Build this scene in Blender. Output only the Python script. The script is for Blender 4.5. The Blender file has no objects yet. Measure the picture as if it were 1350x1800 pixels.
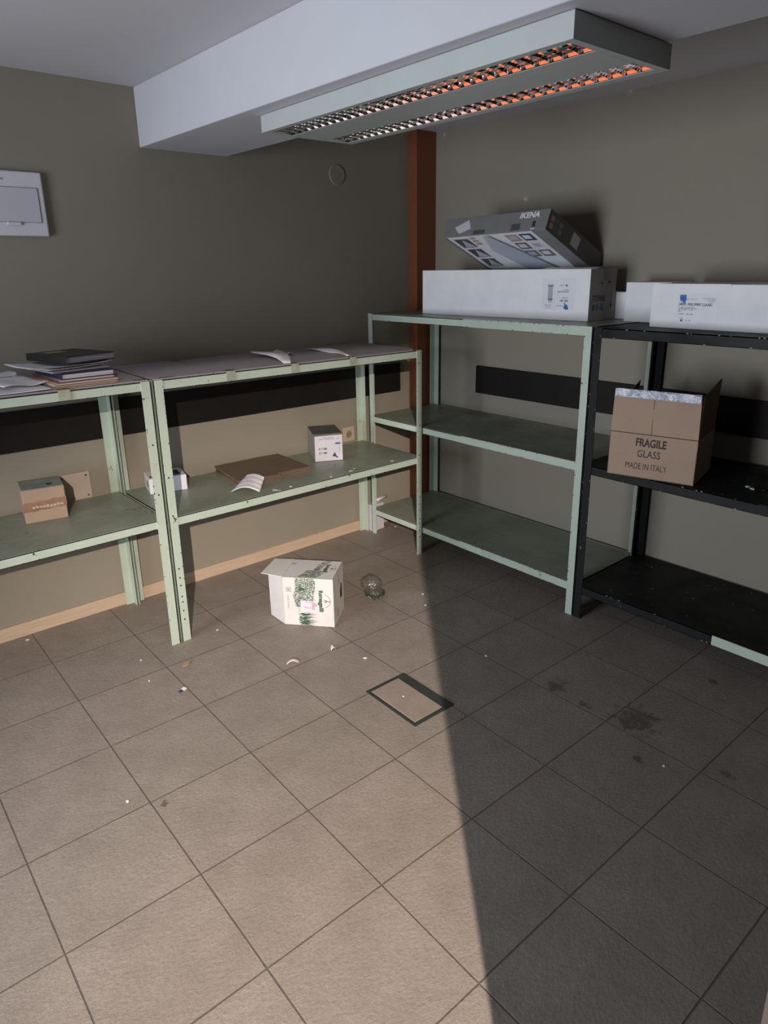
import bpy, bmesh, math, random
from mathutils import Vector, Matrix, noise
random.seed(7)
sc = bpy.context.scene
C = sc.collection
R = math.radians

# ------------------------------------------------------------------ materials
def srgb(r, g, b):
    f = lambda c: (c/255/12.92) if c/255 <= .04045 else ((c/255+.055)/1.055)**2.4
    return (f(r), f(g), f(b), 1)

class NT:
    def __init__(s, name):
        s.m = bpy.data.materials.new(name); s.m.use_nodes = True
        s.t = s.m.node_tree; s.t.nodes.clear()
        s.out = s.n('ShaderNodeOutputMaterial')
        s.b = s.n('ShaderNodeBsdfPrincipled')
        s.l(s.b.outputs[0], s.out.inputs[0])
    def n(s, typ, **k):
        o = s.t.nodes.new(typ)
        for a, v in k.items(): setattr(o, a, v)
        return o
    def l(s, a, b): s.t.links.new(a, b)
    def set(s, sock, v):
        if isinstance(v, (int, float, tuple, list)): sock.default_value = v
        else: s.l(v, sock)
    def math(s, op, a, b=0.0, c=None):
        o = s.n('ShaderNodeMath', operation=op)
        s.set(o.inputs[0], a); s.set(o.inputs[1], b)
        if c is not None: s.set(o.inputs[2], c)
        return o.outputs[0]
    def mix(s, f, a, b, bt='MIX'):
        o = s.n('ShaderNodeMix', data_type='RGBA', blend_type=bt)
        s.set(o.inputs[0], f); s.set(o.inputs[6], a); s.set(o.inputs[7], b)
        return o.outputs[2]
    def noise(s, vec, scale, detail=3, rough=.5):
        o = s.n('ShaderNodeTexNoise'); o.inputs['Scale'].default_value = scale
        o.inputs['Detail'].default_value = detail; o.inputs['Roughness'].default_value = rough
        if vec is not None: s.l(vec, o.inputs['Vector'])
        return o.outputs[0]
    def ramp(s, v, lo, hi):
        o = s.n('ShaderNodeMapRange'); o.clamp = True
        s.set(o.inputs[0], v); o.inputs[1].default_value = lo; o.inputs[2].default_value = hi
        return o.outputs[0]
    def obj(s):
        return s.n('ShaderNodeTexCoord').outputs['Object']
    def bump(s, h, strength=.3, dist=.002):
        o = s.n('ShaderNodeBump'); o.inputs['Strength'].default_value = strength
        o.inputs['Distance'].default_value = dist; s.set(o.inputs['Height'], h)
        s.l(o.outputs[0], s.b.inputs['Normal'])
    def spots(s, vec, col, spots, rgba, nscale=40, amount=.8):
        """stains with ragged outlines: spots = [(x, y, z, radius)]"""
        nz = s.noise(vec, nscale, 4, .65)
        for (x, y, z, r) in spots:
            d = s.n('ShaderNodeVectorMath', operation='DISTANCE'); s.l(vec, d.inputs[0])
            d.inputs[1].default_value = (x, y, z)
            m = s.math('SUBTRACT', 1.0, s.math('DIVIDE', d.outputs['Value'], r))
            m = s.math('ADD', m, s.math('MULTIPLY', s.math('SUBTRACT', nz, .55), 2.4))
            col = s.mix(s.math('MULTIPLY', s.ramp(m, .25, .6), amount), col, rgba)
        return col

def plain(name, rgb, rough=.6, var=.08, nscale=12, metal=0, bump=0, bscale=200, spec=.5):
    m = NT(name); v = m.obj()
    nz = m.noise(v, nscale, 4)
    c = (rgb[0], rgb[1], rgb[2], 1)
    lo = tuple(x*(1-var) for x in c[:3])+(1,); hi = tuple(min(1, x*(1+var)) for x in c[:3])+(1,)
    m.set(m.b.inputs['Base Color'], m.mix(m.ramp(nz, .3, .7), lo, hi))
    m.b.inputs['Roughness'].default_value = rough; m.b.inputs['Metallic'].default_value = metal
    m.b.inputs['Specular IOR Level'].default_value = spec
    if bump: m.bump(m.noise(v, bscale, 3), bump, .001)
    return m.m

def painted_metal(name, rgb, chip, thr=.70, rough=.4, dirt=.35, scale=22, spec=.5):
    m = NT(name); v = m.obj(); m.b.inputs['Specular IOR Level'].default_value = spec
    base = (*rgb, 1)
    grime = m.ramp(m.noise(v, 7, 5, .6), .45, .8)
    c = m.mix(m.math('MULTIPLY', grime, dirt), base, (rgb[0]*.6, rgb[1]*.58, rgb[2]*.5, 1))
    ch = m.ramp(m.noise(v, scale, 6, .7), thr, thr+.02)
    c = m.mix(ch, c, (*chip, 1))
    m.set(m.b.inputs['Base Color'], c)
    m.set(m.b.inputs['Roughness'], m.math('ADD', rough, m.math('MULTIPLY', grime, .25)))
    m.bump(m.math('SUBTRACT', m.noise(v, 60, 2), m.math('MULTIPLY', ch, 1.5)), .15, .001)
    return m.m

M = {}
M['mint'] = painted_metal('mint_enamel', (.445, .525, .445), (.05, .045, .035), .645, .4, .35, 16)
M['dusty'] = None
def dusty_shelf():
    m = NT('dusty_shelf_paint'); v = m.obj()
    g = m.ramp(m.noise(v, 5, 6, .65), .35, .75)
    c = m.mix(g, (.25, .275, .22, 1), (.19, .205, .16, 1))
    sp = m.ramp(m.noise(v, 55, 4, .7), .665, .69)
    c = m.mix(m.math('MULTIPLY', sp, .45), c, (.42, .43, .36, 1))
    # long dark drag scratches
    w = m.n('ShaderNodeTexNoise'); w.inputs['Scale'].default_value = 3.2; w.inputs['Detail'].default_value = 2
    w.inputs['Distortion'].default_value = 1.2; m.l(v, w.inputs['Vector'])
    line = m.math('ABSOLUTE', m.math('SUBTRACT', w.outputs[0], .5))
    sc_ = m.math('MULTIPLY', m.math('SUBTRACT', 1.0, m.ramp(line, .0015, .006)), m.ramp(m.noise(v, 2.3, 2), .5, .62))
    c = m.mix(m.math('MULTIPLY', sc_, .7), c, (.035, .04, .03, 1))
    m.set(m.b.inputs['Base Color'], c)
    m.set(m.b.inputs['Roughness'], m.math('ADD', .33, m.math('MULTIPLY', g, .25)))
    m.bump(m.noise(v, 9, 3), .15, .004)
    return m.m
M['dusty'] = dusty_shelf()
M['black'] = painted_metal('black_enamel', (.0105, .0115, .0108), (.28, .33, .29), .655, .55, .3, 26, .22)
M['mintchip'] = plain('exposed_mint_paint', (.22, .26, .23), .6, .2)
M['hole'] = plain('dark_hole', (.012, .012, .012), .8)
M['rail'] = plain('dark_bumper_board', (.010, .0075, .0068), .6, .15, 20, spec=.25)
M['wood'] = None
def wood():
    m = NT('pale_wood_skirting'); v = m.obj()
    mp = m.n('ShaderNodeMapping'); mp.inputs['Scale'].default_value = (2, 30, 60); m.l(v, mp.inputs['Vector'])
    n = m.noise(mp.outputs[0], 3, 5, .6)
    c = m.mix(m.ramp(n, .3, .7), (.46, .34, .24, 1), (.58, .45, .335, 1))
    m.set(m.b.inputs['Base Color'], c); m.b.inputs['Roughness'].default_value = .5
    m.bump(n, .1, .001); return m.m
M['wood'] = wood()
M['pillar'] = plain('burnt_orange_paint', (.20, .062, .024), .55, .08, 8)
def wallmat(name, rgb, spots=(), scol=(.5, .5, .48, 1)):
    m = NT(name); v = m.obj()
    c = m.mix(m.ramp(m.noise(v, 1.6, 4, .6), .3, .7), (rgb[0]*.93, rgb[1]*.93, rgb[2]*.92, 1), (*rgb, 1))
    c = m.mix(m.math('MULTIPLY', m.ramp(m.noise(v, 14, 4, .7), .68, .78), .12), c, (rgb[0]*.7, rgb[1]*.65, rgb[2]*.55, 1))
    if spots: c = m.spots(v, c, spots, scol, 90, .7)
    m.set(m.b.inputs['Base Color'], c); m.b.inputs['Roughness'].default_value = .75
    m.b.inputs['Specular IOR Level'].default_value = .25
    m.bump(m.noise(v, 260, 2), .12, .001); return m.m
M['wallA'] = wallmat('greige_wall_paint', (.285, .255, .205))
M['wallB'] = wallmat('greige_wall_paint_scuffed', (.285, .255, .205),
                     [(2.4, -.049, 1.82, .022), (2.4, -.59, 2.215, .03), (2.4, .527, 2.19, .016)])
M['ceil'] = wallmat('white_ceiling_paint', (.60, .585, .615))
M['beam'] = wallmat('white_beam_paint', (.56, .56, .60))

def floor_mat():
    m = NT('beige_slate_tiles'); v = m.obj()
    T = 1/3.0; g = -0.01483
    mp = m.n('ShaderNodeMapping'); mp.inputs['Rotation'].default_value = (0, 0, -g)
    mp.inputs['Scale'].default_value = (1/T, 1/(T*1.0014), 1)
    m.l(v, mp.inputs['Vector'])
    # Mapping is scale -> rotate, isotropic enough here for a rotation
    sx = m.n('ShaderNodeSeparateXYZ'); m.l(mp.outputs[0], sx.inputs[0])
    def edge(a):
        fr = m.math('FRACT', a); return m.math('MINIMUM', fr, m.math('SUBTRACT', 1.0, fr))
    wob = m.math('MULTIPLY', m.math('SUBTRACT', m.noise(v, 25, 2), .5), .006)
    e = m.math('ADD', m.math('MINIMUM', edge(sx.outputs[0]), edge(sx.outputs[1])), wob)
    grout = m.math('SUBTRACT', 1.0, m.ramp(e, .0045, .0075))
    fl = m.n('ShaderNodeVectorMath', operation='FLOOR'); m.l(mp.outputs[0], fl.inputs[0])
    wn = m.n('ShaderNodeTexWhiteNoise'); m.l(fl.outputs[0], wn.inputs[0])
    big = m.ramp(m.noise(v, 6, 5, .65), .3, .7)
    c = m.mix(big, (.232, .196, .168, 1), (.305, .262, .228, 1))
    c = m.mix(m.math('MULTIPLY', wn.outputs['Value'], .22), c, (.205, .17, .144, 1))
    fine = m.noise(v, 110, 4, .6)
    c = m.mix(m.math('MULTIPLY', m.ramp(fine, .4, .65), .4), c, (.18, .15, .125, 1))
    c = m.spots(v, c, [(1.40, -1.42, 0, .13), (1.367, -1.117, 0, .07), (1.34, -1.25, 0, .04), (1.22, -1.53, 0, .03),
                       (1.82, -1.49, 0, .03), (.02, -.70, 0, .02),
                       (1.36, -1.75, 0, .03)], (.045, .036, .03, 1), 30, .6)
    c = m.mix(m.math('MULTIPLY', m.ramp(m.noise(v, 170, 3, .7), .71, .74), .5), c, (.42, .39, .35, 1))
    c = m.mix(m.math('MULTIPLY', grout, .7), c, (.06, .048, .04, 1))
    m.set(m.b.inputs['Base Color'], c)
    m.b.inputs['Roughness'].default_value = .52
    m.b.inputs['Specular IOR Level'].default_value = .4
    ms = m.n('ShaderNodeMapping'); ms.inputs['Rotation'].default_value = (0, 0, .6); ms.inputs['Scale'].default_value = (1, 1.35, 1); m.l(v, ms.inputs['Vector'])
    h = m.math('ADD', m.math('MULTIPLY', m.noise(ms.outputs[0], 80, 6, .7), .9), m.math('MULTIPLY', m.noise(ms.outputs[0], 26, 4), .5))
    h = m.math('SUBTRACT', h, m.math('MULTIPLY', grout, 1.2))
    m.bump(h, .55, .006)
    return m.m
M['frontwall'] = wallmat('taupe_with_shade', (.045, .04, .036))  # shade on the jamb is put into this near-black colour
M['floor'] = floor_mat()
def tile_plain():
    m = NT('beige_tile_insert'); v = m.obj()
    c = m.mix(m.ramp(m.noise(v, 12, 5, .65), .3, .7), (.24, .195, .165, 1), (.28, .235, .20, 1))
    m.set(m.b.inputs['Base Color'], c); m.b.inputs['Roughness'].default_value = .5
    m.bump(m.noise(v, 80, 4, .6), .35, .003); return m.m
M['tile'] = tile_plain()
M['hatchframe'] = plain('dark_green_metal', (.030, .038, .033), .55, .2, 40)

def card(name, rgb, var=.06, stain=.12):
    m = NT(name); v = m.obj()
    n = m.ramp(m.noise(v, 8, 5, .6), .3, .75)
    c = m.mix(n, (*rgb, 1), tuple(x*(1-var*2) for x in rgb)+(1,))
    c = m.mix(m.math('MULTIPLY', m.ramp(m.noise(v, 19, 4, .7), .66, .76), stain), c, (rgb[0]*.5, rgb[1]*.48, rgb[2]*.45, 1))
    m.set(m.b.inputs['Base Color'], c); m.b.inputs['Roughness'].default_value = .75
    m.b.inputs['Specular IOR Level'].default_value = .25
    m.bump(m.noise(v, 45, 3), .15, .0015); return m.m
M['white_card'] = card('white_cardboard', (.84, .83, .84))
M['print_card'] = card('white_printed_cardboard', (.60, .58, .565))
M['shaded_card_end'] = card('shaded_white_cardboard', (.40, .37, .35))
M['brown_card'] = card('brown_cardboard', (.375, .265, .19))
M['brown_dark'] = card('dull_brown_cardboard', (.165, .118, .08))
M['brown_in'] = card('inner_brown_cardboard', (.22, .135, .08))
M['tape'] = plain('brown_packing_tape', (.17, .125, .10), .3, .15, 30)
M['tape_faint'] = plain('yellowed_clear_tape', (.33, .35, .27), .3, .15, 30)
M['tapebox'] = plain('glossy_brown_tape', (.27, .155, .10), .28, .2, 30)
M['silver'] = None
def silver():
    m = NT('crinkled_silver_tape'); v = m.obj()
    n = m.noise(v, 38, 4, .7)
    c = m.mix(m.ramp(n, .40, .60), (.30, .34, .42, 1), (.66, .69, .74, 1))
    m.set(m.b.inputs['Base Color'], c); m.b.inputs['Roughness'].default_value = .28
    m.b.inputs['Metallic'].default_value = .35
    m.bump(n, 1.0, .012); return m.m
M['silver'] = silver()
M['ink'] = plain('black_ink', (.025, .022, .022), .7)
M['ink_brown'] = plain('faded_black_ink', (.035, .028, .024), .7)
M['ink_grey'] = plain('grey_ink', (.16, .16, .18), .7)
M['ink_blue'] = plain('blue_ink', (.055, .19, .50), .6)
M['ink_pale'] = plain('pale_blue_ink', (.38, .47, .60), .6)
M['ink_green'] = plain('dark_green_ink', (.05, .10, .065), .7, .25, 60)
M['ink_sage'] = plain('sage_green_ink', (.45, .48, .42), .7, .25, 60)
M['ink_white'] = plain('white_ink', (.80, .80, .82), .6)
M['ink_red'] = plain('red_ink', (.45, .20, .20), .6)
M['ink_navy'] = plain('navy_ink', (.03, .05, .13), .5)
M['ink_peach'] = plain('peach_ink', (.48, .30, .24), .5)
M['label'] = plain('paper_label', (.74, .74, .78), .5, .04)
M['label_lilac'] = plain('lilac_label', (.58, .545, .60), .5, .05)
M['ikena_grey'] = plain('grey_printed_card', (.20, .20, .205), .35, .06)
M['ikena_dark'] = plain('dark_grey_printed_card', (.085, .08, .08), .4, .06)
M['ikena_pic'] = plain('pale_printed_card', (.80, .82, .83), .35, .05)
M['ikena_panel'] = plain('lavender_printed_panel', (.50, .52, .60), .35, .08, 5)
M['ikena_panel_edge'] = plain('slate_printed_edge', (.20, .21, .26), .35)
M['sheet'] = card('lilac_grey_card_sheet', (.37, .34, .365), .06, .25)
M['paper'] = plain('white_paper', (.70, .69, .73), .7, .05, 10)
M['paper_warm'] = plain('cream_paper', (.62, .55, .47), .7, .06, 10)
M['kraft'] = plain('kraft_paper', (.36, .22, .145), .6, .12, 14)
M['redcover'] = plain('dull_red_cover', (.19, .045, .032), .5, .1)
M['blackcover'] = plain('black_leatherette', (.013, .012, .013), .4, .2, 30)
M['bluecover'] = plain('navy_cover', (.018, .018, .045), .4)
M['pages'] = None
def pages():
    m = NT('page_block'); v = m.obj()
    mp = m.n('ShaderNodeMapping'); mp.inputs['Scale'].default_value = (1, 1, 260); m.l(v, mp.inputs['Vector'])
    n = m.noise(mp.outputs[0], 3, 2)
    m.set(m.b.inputs['Base Color'], m.mix(m.ramp(n, .35, .65), (.34, .32, .36, 1), (.66, .63, .68, 1)))
    m.b.inputs['Roughness'].default_value = .7; return m.m
M['pages'] = pages()
M['yellowlab'] = plain('yellowish_label', (.33, .30, .13), .5)
M['plastic'] = plain('white_plastic', (.66, .65, .68), .35, .02)
M['plastic_ivory'] = plain('ivory_plastic', (.50, .40, .30), .4, .03)
M['plate'] = plain('beige_wall_plate', (.50, .41, .34), .5, .05)
M['screw'] = plain('rusty_screw', (.14, .07, .04), .5, .2)
M['lampbody'] = plain('grey_white_enamel', (.44, .47, .455), .38, .02)
def mirror():
    m = NT('polished_reflector'); v = m.obj()
    m.b.inputs['Base Color'].default_value = (.86, .86, .87, 1); m.b.inputs['Metallic'].default_value = 1
    m.b.inputs['Roughness'].default_value = .09
    return m.m
M['mirror'] = mirror()
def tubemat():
    # glow added for the louvre glints, white at one end, orange towards the other
    m = NT('added_glow_tube_glass'); v = m.obj()
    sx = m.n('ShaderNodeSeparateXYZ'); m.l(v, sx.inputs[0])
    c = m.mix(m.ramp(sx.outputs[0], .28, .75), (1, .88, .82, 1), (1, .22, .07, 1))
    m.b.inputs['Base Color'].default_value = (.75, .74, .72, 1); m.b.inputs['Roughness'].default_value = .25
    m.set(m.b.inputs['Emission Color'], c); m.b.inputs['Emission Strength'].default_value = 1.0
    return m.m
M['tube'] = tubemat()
M['mask'] = None
def pleat():
    m = NT('pleated_white_fabric'); v = m.obj()
    w = m.n('ShaderNodeTexWave'); w.inputs['Scale'].default_value = 28; w.inputs['Distortion'].default_value = 1.5
    w.bands_direction = 'Y'; m.l(v, w.inputs['Vector'])
    n = m.noise(v, 30, 4)
    m.set(m.b.inputs['Base Color'], m.mix(m.ramp(n, .3, .7), (.56, .54, .57, 1), (.70, .68, .72, 1)))
    m.b.inputs['Roughness'].default_value = .8
    m.bump(m.math('ADD', w.outputs['Fac'], n), .35, .004); return m.m
M['mask'] = pleat()
def film():
    m = NT('clear_crumpled_film'); v = m.obj()
    m.t.nodes.remove(m.b)
    tr = m.n('ShaderNodeBsdfTransparent'); tr.inputs[0].default_value = (.93, .93, .92, 1)
    gl = m.n('ShaderNodeBsdfGlossy'); gl.inputs['Roughness'].default_value = .18
    df = m.n('ShaderNodeBsdfDiffuse'); df.inputs[0].default_value = (.55, .52, .50, 1)
    lw = m.n('ShaderNodeLayerWeight'); lw.inputs['Blend'].default_value = .35
    a = m.n('ShaderNodeMixShader'); a.inputs[0].default_value = .35
    m.l(gl.outputs[0], a.inputs[1]); m.l(df.outputs[0], a.inputs[2])
    b = m.n('ShaderNodeMixShader'); m.l(m.math('ADD', m.math('MULTIPLY', lw.outputs['Facing'], .45), .10), b.inputs[0])
    m.l(tr.outputs[0], b.inputs[1]); m.l(a.outputs[0], b.inputs[2])
    m.l(b.outputs[0], m.out.inputs[0]); return m.m
M['film'] = film()
M['green_shade'] = plain('dark_green_shade', (.035, .045, .03), .35, .4, 60)

# ------------------------------------------------------------------ mesh building
class MB:
    def __init__(s): s.v = []; s.f = []; s.mi = []
    def face(s, pts, mi=0):
        i = len(s.v); s.v += [tuple(p) for p in pts]; s.f.append(tuple(range(i, i+len(pts)))); s.mi.append(mi); return s
    def box(s, a, b, mi=0, mat=None):
        x0, y0, z0 = a; x1, y1, z1 = b
        P = [Vector(p) for p in ((x0,y0,z0),(x1,y0,z0),(x1,y1,z0),(x0,y1,z0),(x0,y0,z1),(x1,y0,z1),(x1,y1,z1),(x0,y1,z1))]
        if mat: P = [mat @ p for p in P]
        i = len(s.v); s.v += [tuple(p) for p in P]
        for k, q in enumerate(((0,3,2,1),(4,5,6,7),(0,1,5,4),(1,2,6,5),(2,3,7,6),(3,0,4,7))):
            s.f.append(tuple(i+j for j in q)); s.mi.append(mi[k] if isinstance(mi, (list, tuple)) else mi)
        return s
    def prism(s, poly, h, mi=0, mat=None):
        """poly (x,y[,z]) counter-clockwise, raised by h"""
        n = len(poly); P = [Vector((p[0], p[1], p[2] if len(p) > 2 else 0)) for p in poly]
        Q = [p + Vector((0, 0, h)) for p in P]; A = P+Q
        if mat: A = [mat @ p for p in A]
        i = len(s.v); s.v += [tuple(p) for p in A]
        s.f.append(tuple(i+k for k in reversed(range(n)))); s.mi.append(mi)
        s.f.append(tuple(i+n+k for k in range(n))); s.mi.append(mi)
        for k in range(n):
            j = (k+1) % n; s.f.append((i+k, i+j, i+n+j, i+n+k)); s.mi.append(mi)
        return s
    def tube(s, a, b, r, n=16, mi=0, r2=None):
        a = Vector(a); b = Vector(b); d = (b-a).normalized(); r2 = r if r2 is None else r2
        u = d.orthogonal().normalized(); w = d.cross(u)
        i = len(s.v)
        for p, rr in ((a, r), (b, r2)):
            for k in range(n):
                t = 2*math.pi*k/n; s.v.append(tuple(p+u*math.cos(t)*rr+w*math.sin(t)*rr))
        s.f.append(tuple(i+k for k in reversed(range(n)))); s.mi.append(mi)
        s.f.append(tuple(i+n+k for k in range(n))); s.mi.append(mi)
        for k in range(n):
            j = (k+1) % n; s.f.append((i+k, i+j, i+n+j, i+n+k)); s.mi.append(mi)
        return s
    def grid(s, fn, nu, nv, th=0.0, mi=0):
        """surface fn(u,v)->point with thickness th (closed sheet)"""
        P = [[Vector(fn(a/nu, b/nv)) for a in range(nu+1)] for b in range(nv+1)]
        i = len(s.v); W = nu+1
        for r_ in P: s.v += [tuple(p) for p in r_]
        if th:
            for r_ in P: s.v += [tuple(p-Vector((0, 0, th))) for p in r_]
        off = W*(nv+1)
        for b in range(nv):
            for a in range(nu):
                k = i+b*W+a
                s.f.append((k, k+1, k+W+1, k+W)); s.mi.append(mi)
                if th: s.f.append((k+off, k+off+W, k+off+W+1, k+off+1)); s.mi.append(mi)
        if th:
            for a in range(nu):
                k = i+a; s.f.append((k, k+off, k+off+1, k+1)); s.mi.append(mi)
                k = i+nv*W+a; s.f.append((k, k+1, k+off+1, k+off)); s.mi.append(mi)
            for b in range(nv):
                k = i+b*W; s.f.append((k, k+W, k+off+W, k+off)); s.mi.append(mi)
                k = i+b*W+nu; s.f.append((k, k+off, k+off+W, k+W)); s.mi.append(mi)
        return s
    def build(s, name, mats, parent=None, bevel=0, smooth=False, loc=None, recalc=False):
        me = bpy.data.meshes.new(name); me.from_pydata(s.v, [], s.f)
        if not isinstance(mats, (list, tuple)): mats = [mats]
        for m in mats: me.materials.append(m)
        for p, k in zip(me.polygons, s.mi): p.material_index = k; p.use_smooth = smooth
        if recalc:
            bm = bmesh.new(); bm.from_mesh(me); bmesh.ops.remove_doubles(bm, verts=bm.verts, dist=1e-6)
            bmesh.ops.recalc_face_normals(bm, faces=bm.faces); bm.to_mesh(me); bm.free()
        if loc is not None:
            me.transform(Matrix.Translation(-Vector(loc)))
        me.update()
        o = bpy.data.objects.new(name, me); C.objects.link(o)
        if loc is not None: o.location = loc
        if parent: o.parent = parent
        if bevel:
            b = o.modifiers.new('bevel', 'BEVEL'); b.width = bevel; b.segments = 2; b.limit_method = 'ANGLE'
        return o

def tag(o, label=None, cat=None, group=None, kind=None):
    if label: o['label'] = label
    if cat: o['category'] = cat
    if group: o['group'] = group
    if kind: o['kind'] = kind
    return o
def thing(name, label, cat, loc=(0, 0, 0), rotz=0, group=None):
    o = bpy.data.objects.new(name, None); C.objects.link(o); o.empty_display_size = .1
    o.location = loc; o.rotation_euler = (0, 0, rotz)
    return tag(o, label, cat, group)
def struct(name, mb, mat, bevel=0, parent=None):
    o = mb.build(name, mat, parent, bevel)
    if not parent: o['kind'] = 'structure'
    return o

def frame(o, r, u):
    """matrix whose x = r, y = u, origin o"""
    r = Vector(r).normalized(); u = Vector(u); u = (u-r*u.dot(r)).normalized(); n = r.cross(u)
    m = Matrix((r, u, n)).transposed().to_4x4(); m.translation = Vector(o); return m

def letters(name, s, F, x0, y0, w, h, mat, parent, bold=0, slant=0, lift=.0006, spacing=1.0):
    """text s fitted in the w x h box whose lower left corner is (x0,y0) on the face frame F"""
    cu = bpy.data.curves.new('tmp_text', 'FONT'); cu.body = s; cu.size = 1; cu.offset = bold
    cu.shear = slant; cu.extrude = 0; cu.resolution_u = 3; cu.space_character = spacing
    ob = bpy.data.objects.new('tmp_text', cu); C.objects.link(ob)
    bpy.context.view_layer.update()
    me = bpy.data.meshes.new_from_object(ob)
    bpy.data.objects.remove(ob); bpy.data.curves.remove(cu)
    xs = [v.co.x for v in me.vertices]; ys = [v.co.y for v in me.vertices]
    ax, bx, ay, by = min(xs), max(xs), min(ys), max(ys)
    for v in me.vertices:
        v.co = Vector((x0+(v.co.x-ax)/(bx-ax)*w, y0+(v.co.y-ay)/(by-ay)*h, lift))
    me.transform(F); me.name = name
    me.materials.clear(); me.materials.append(mat)
    for p in me.polygons: p.material_index = 0
    o = bpy.data.objects.new(name, me); C.objects.link(o); o.parent = parent
    return o

def dashes(mb, F, x0, y0, w, h, n, mi=0, lift=.0006, gap=.25):
    """a line of small print too small to read: a row of short ink strokes"""
    x = x0
    rr = random.Random(int(1e5*abs(x0+y0*3+w)))
    step = w/n
    for k in range(n):
        ww = step*(1-gap)*rr.uniform(.6, 1)
        if rr.random() < .14: continue
        mb.face([F @ Vector(p) for p in ((x0+k*step, y0, lift), (x0+k*step+ww, y0, lift), (x0+k*step+ww, y0+h, lift), (x0+k*step, y0+h, lift))], mi)
def patch(mb, F, pts, mi=0, lift=.0004):
    mb.face([F @ Vector((p[0], p[1], lift)) for p in pts], mi)
def rect(mb, F, x, y, w, h, mi=0, lift=.0004):
    patch(mb, F, ((x, y), (x+w, y), (x+w, y+h), (x, y+h)), mi, lift)
def disc(mb, F, x, y, r, mi=0, lift=.0004, n=18, ry=None):
    ry = ry or r
    patch(mb, F, [(x+r*math.cos(2*math.pi*k/n), y+ry*math.sin(2*math.pi*k/n)) for k in range(n)], mi, lift)
def ring(mb, F, x, y, r, t, mi=0, lift=.0004, a0=0, a1=360, n=28):
    for k in range(n):
        a = R(a0+(a1-a0)*k/n); b = R(a0+(a1-a0)*(k+1)/n)
        patch(mb, F, [(x+r*math.cos(a), y+r*math.sin(a)), (x+r*math.cos(b), y+r*math.sin(b)),
                      (x+(r-t)*math.cos(b), y+(r-t)*math.sin(b)), (x+(r-t)*math.cos(a), y+(r-t)*math.sin(a))][::-1], mi, lift)

# ------------------------------------------------------------------ the room
YA, XB, ZC = .655, 2.40, 2.21
XL, YF, YBK = -2.5, -2.315, -5.6
ZH = 3.0                                                                  # the taller hall outside the opening
struct('floor', MB().box((XL-.1, YBK-.1, -.1), (XB+.1, YA+.1, 0)), M['floor'])
struct('wall_left', MB().box((XL-.1, YA, 0), (XB+.1, YA+.1, ZC)), M['wallA'])
struct('wall_right', MB().box((XB, YF-.12, 0), (XB+.1, YA, ZC)), M['wallB'])
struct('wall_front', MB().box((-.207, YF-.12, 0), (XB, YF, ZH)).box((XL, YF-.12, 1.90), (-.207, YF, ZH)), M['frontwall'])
struct('wall_back', MB().box((XL-.1, YBK-.1, 0), (.6, YBK, ZH)), M['wallA'])
struct('wall_side', MB().box((.5, YBK, 0), (.6, YF-.12, ZH)), M['wallA'])
WY0, WY1, WZ0, WZ1 = -1.40, -.15, .40, 1.75
struct('wall_far', MB().box((XL-.1, YBK, 0), (XL, WY0, ZH)).box((XL-.1, WY1, 0), (XL, YA, ZC))
       .box((XL-.1, WY0, 0), (XL, WY1, WZ0)).box((XL-.1, WY0, WZ1), (XL, WY1, ZH)), M['wallA'])
struct('ceiling', MB().box((XL-.1, YF-.05, ZC), (XB+.1, YA+.1, ZC+.1)).box((XL-.1, YBK-.1, ZH), (.6, YF, ZH+.1)), M['ceil'])
struct('trim_1', MB().box((.735, YF, 1.986), (1.135, YA, ZC)), M['beam'], .004)      # the dropped beam
struct('trim_2', MB().box((2.249, .588, 0), (XB, YA, ZC)), M['pillar'], .003)         # orange corner pillar
struct('trim_3', MB().box((XL, YA-.018, .803), (2.163, YA, .967)), M['rail'], .002)   # dark board along the left wall
struct('trim_4', MB().box((XB-.018, YF, .812), (XB, .24, .966)), M['rail'], .002)     # dark board along the right wall
struct('baseboard_left', MB().box((XL, YA-.012, 0), (1.541, YA, .060)).box((1.543, YA-.012, 0), (2.249, YA, .060))
       .box((1.538, YA-.0135, .001), (1.546, YA, .061)), M['wood'], .0015)
struct('baseboard_right', MB().box((XB-.012, YF, 0), (XB, .588, .060)), M['wood'], .0015)
wf = MB()
for y in (WY0, (WY0+WY1)/2-.025, WY1-.05): wf.box((XL-.08, y, WZ0), (XL-.02, y+.05, WZ1))
for z in (WZ0, WZ1-.05): wf.box((XL-.08, WY0, z), (XL-.02, WY1, z+.05))
struct('window_1', wf, M['plastic'])

# ------------------------------------------------------------------ shelving
def angle_post(mb, x, y, z1, sx, sy, w=.037, th=.003, holes=True, mi=0, hmi=1, face='y'):
    """L-section upright whose outer corner is (x,y); flanges run sx along x and sy along y"""
    mb.box((min(x, x+sx*w), min(y, y+sy*th), 0), (max(x, x+sx*w), max(y, y+sy*th), z1), mi)
    mb.box((min(x, x+sx*th), min(y, y+sy*w), 0), (max(x, x+sx*th), max(y, y+sy*w), z1), mi)

def chips(mb, rr, n, a0, a1, b, along_x, y, mi):
    """flaked enamel along an edge: small ragged flakes on a front face at depth y"""
    for _ in range(n):
        a = rr.uniform(a0, a1); l = rr.uniform(.0015, .006); h = rr.uniform(.0008, .0026); bb = b+rr.uniform(-.0004, .0004)
        P = []
        for k in range(6):
            t_ = 2*math.pi*k/6; da, db = l*math.cos(t_)*rr.uniform(.6, 1.1), h*math.sin(t_)*rr.uniform(.6, 1.1)
            P.append((a+da, y, bb+db) if along_x else (bb+db, y, a+da))
        mb.face(P if along_x else P[::-1], mi)

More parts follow.
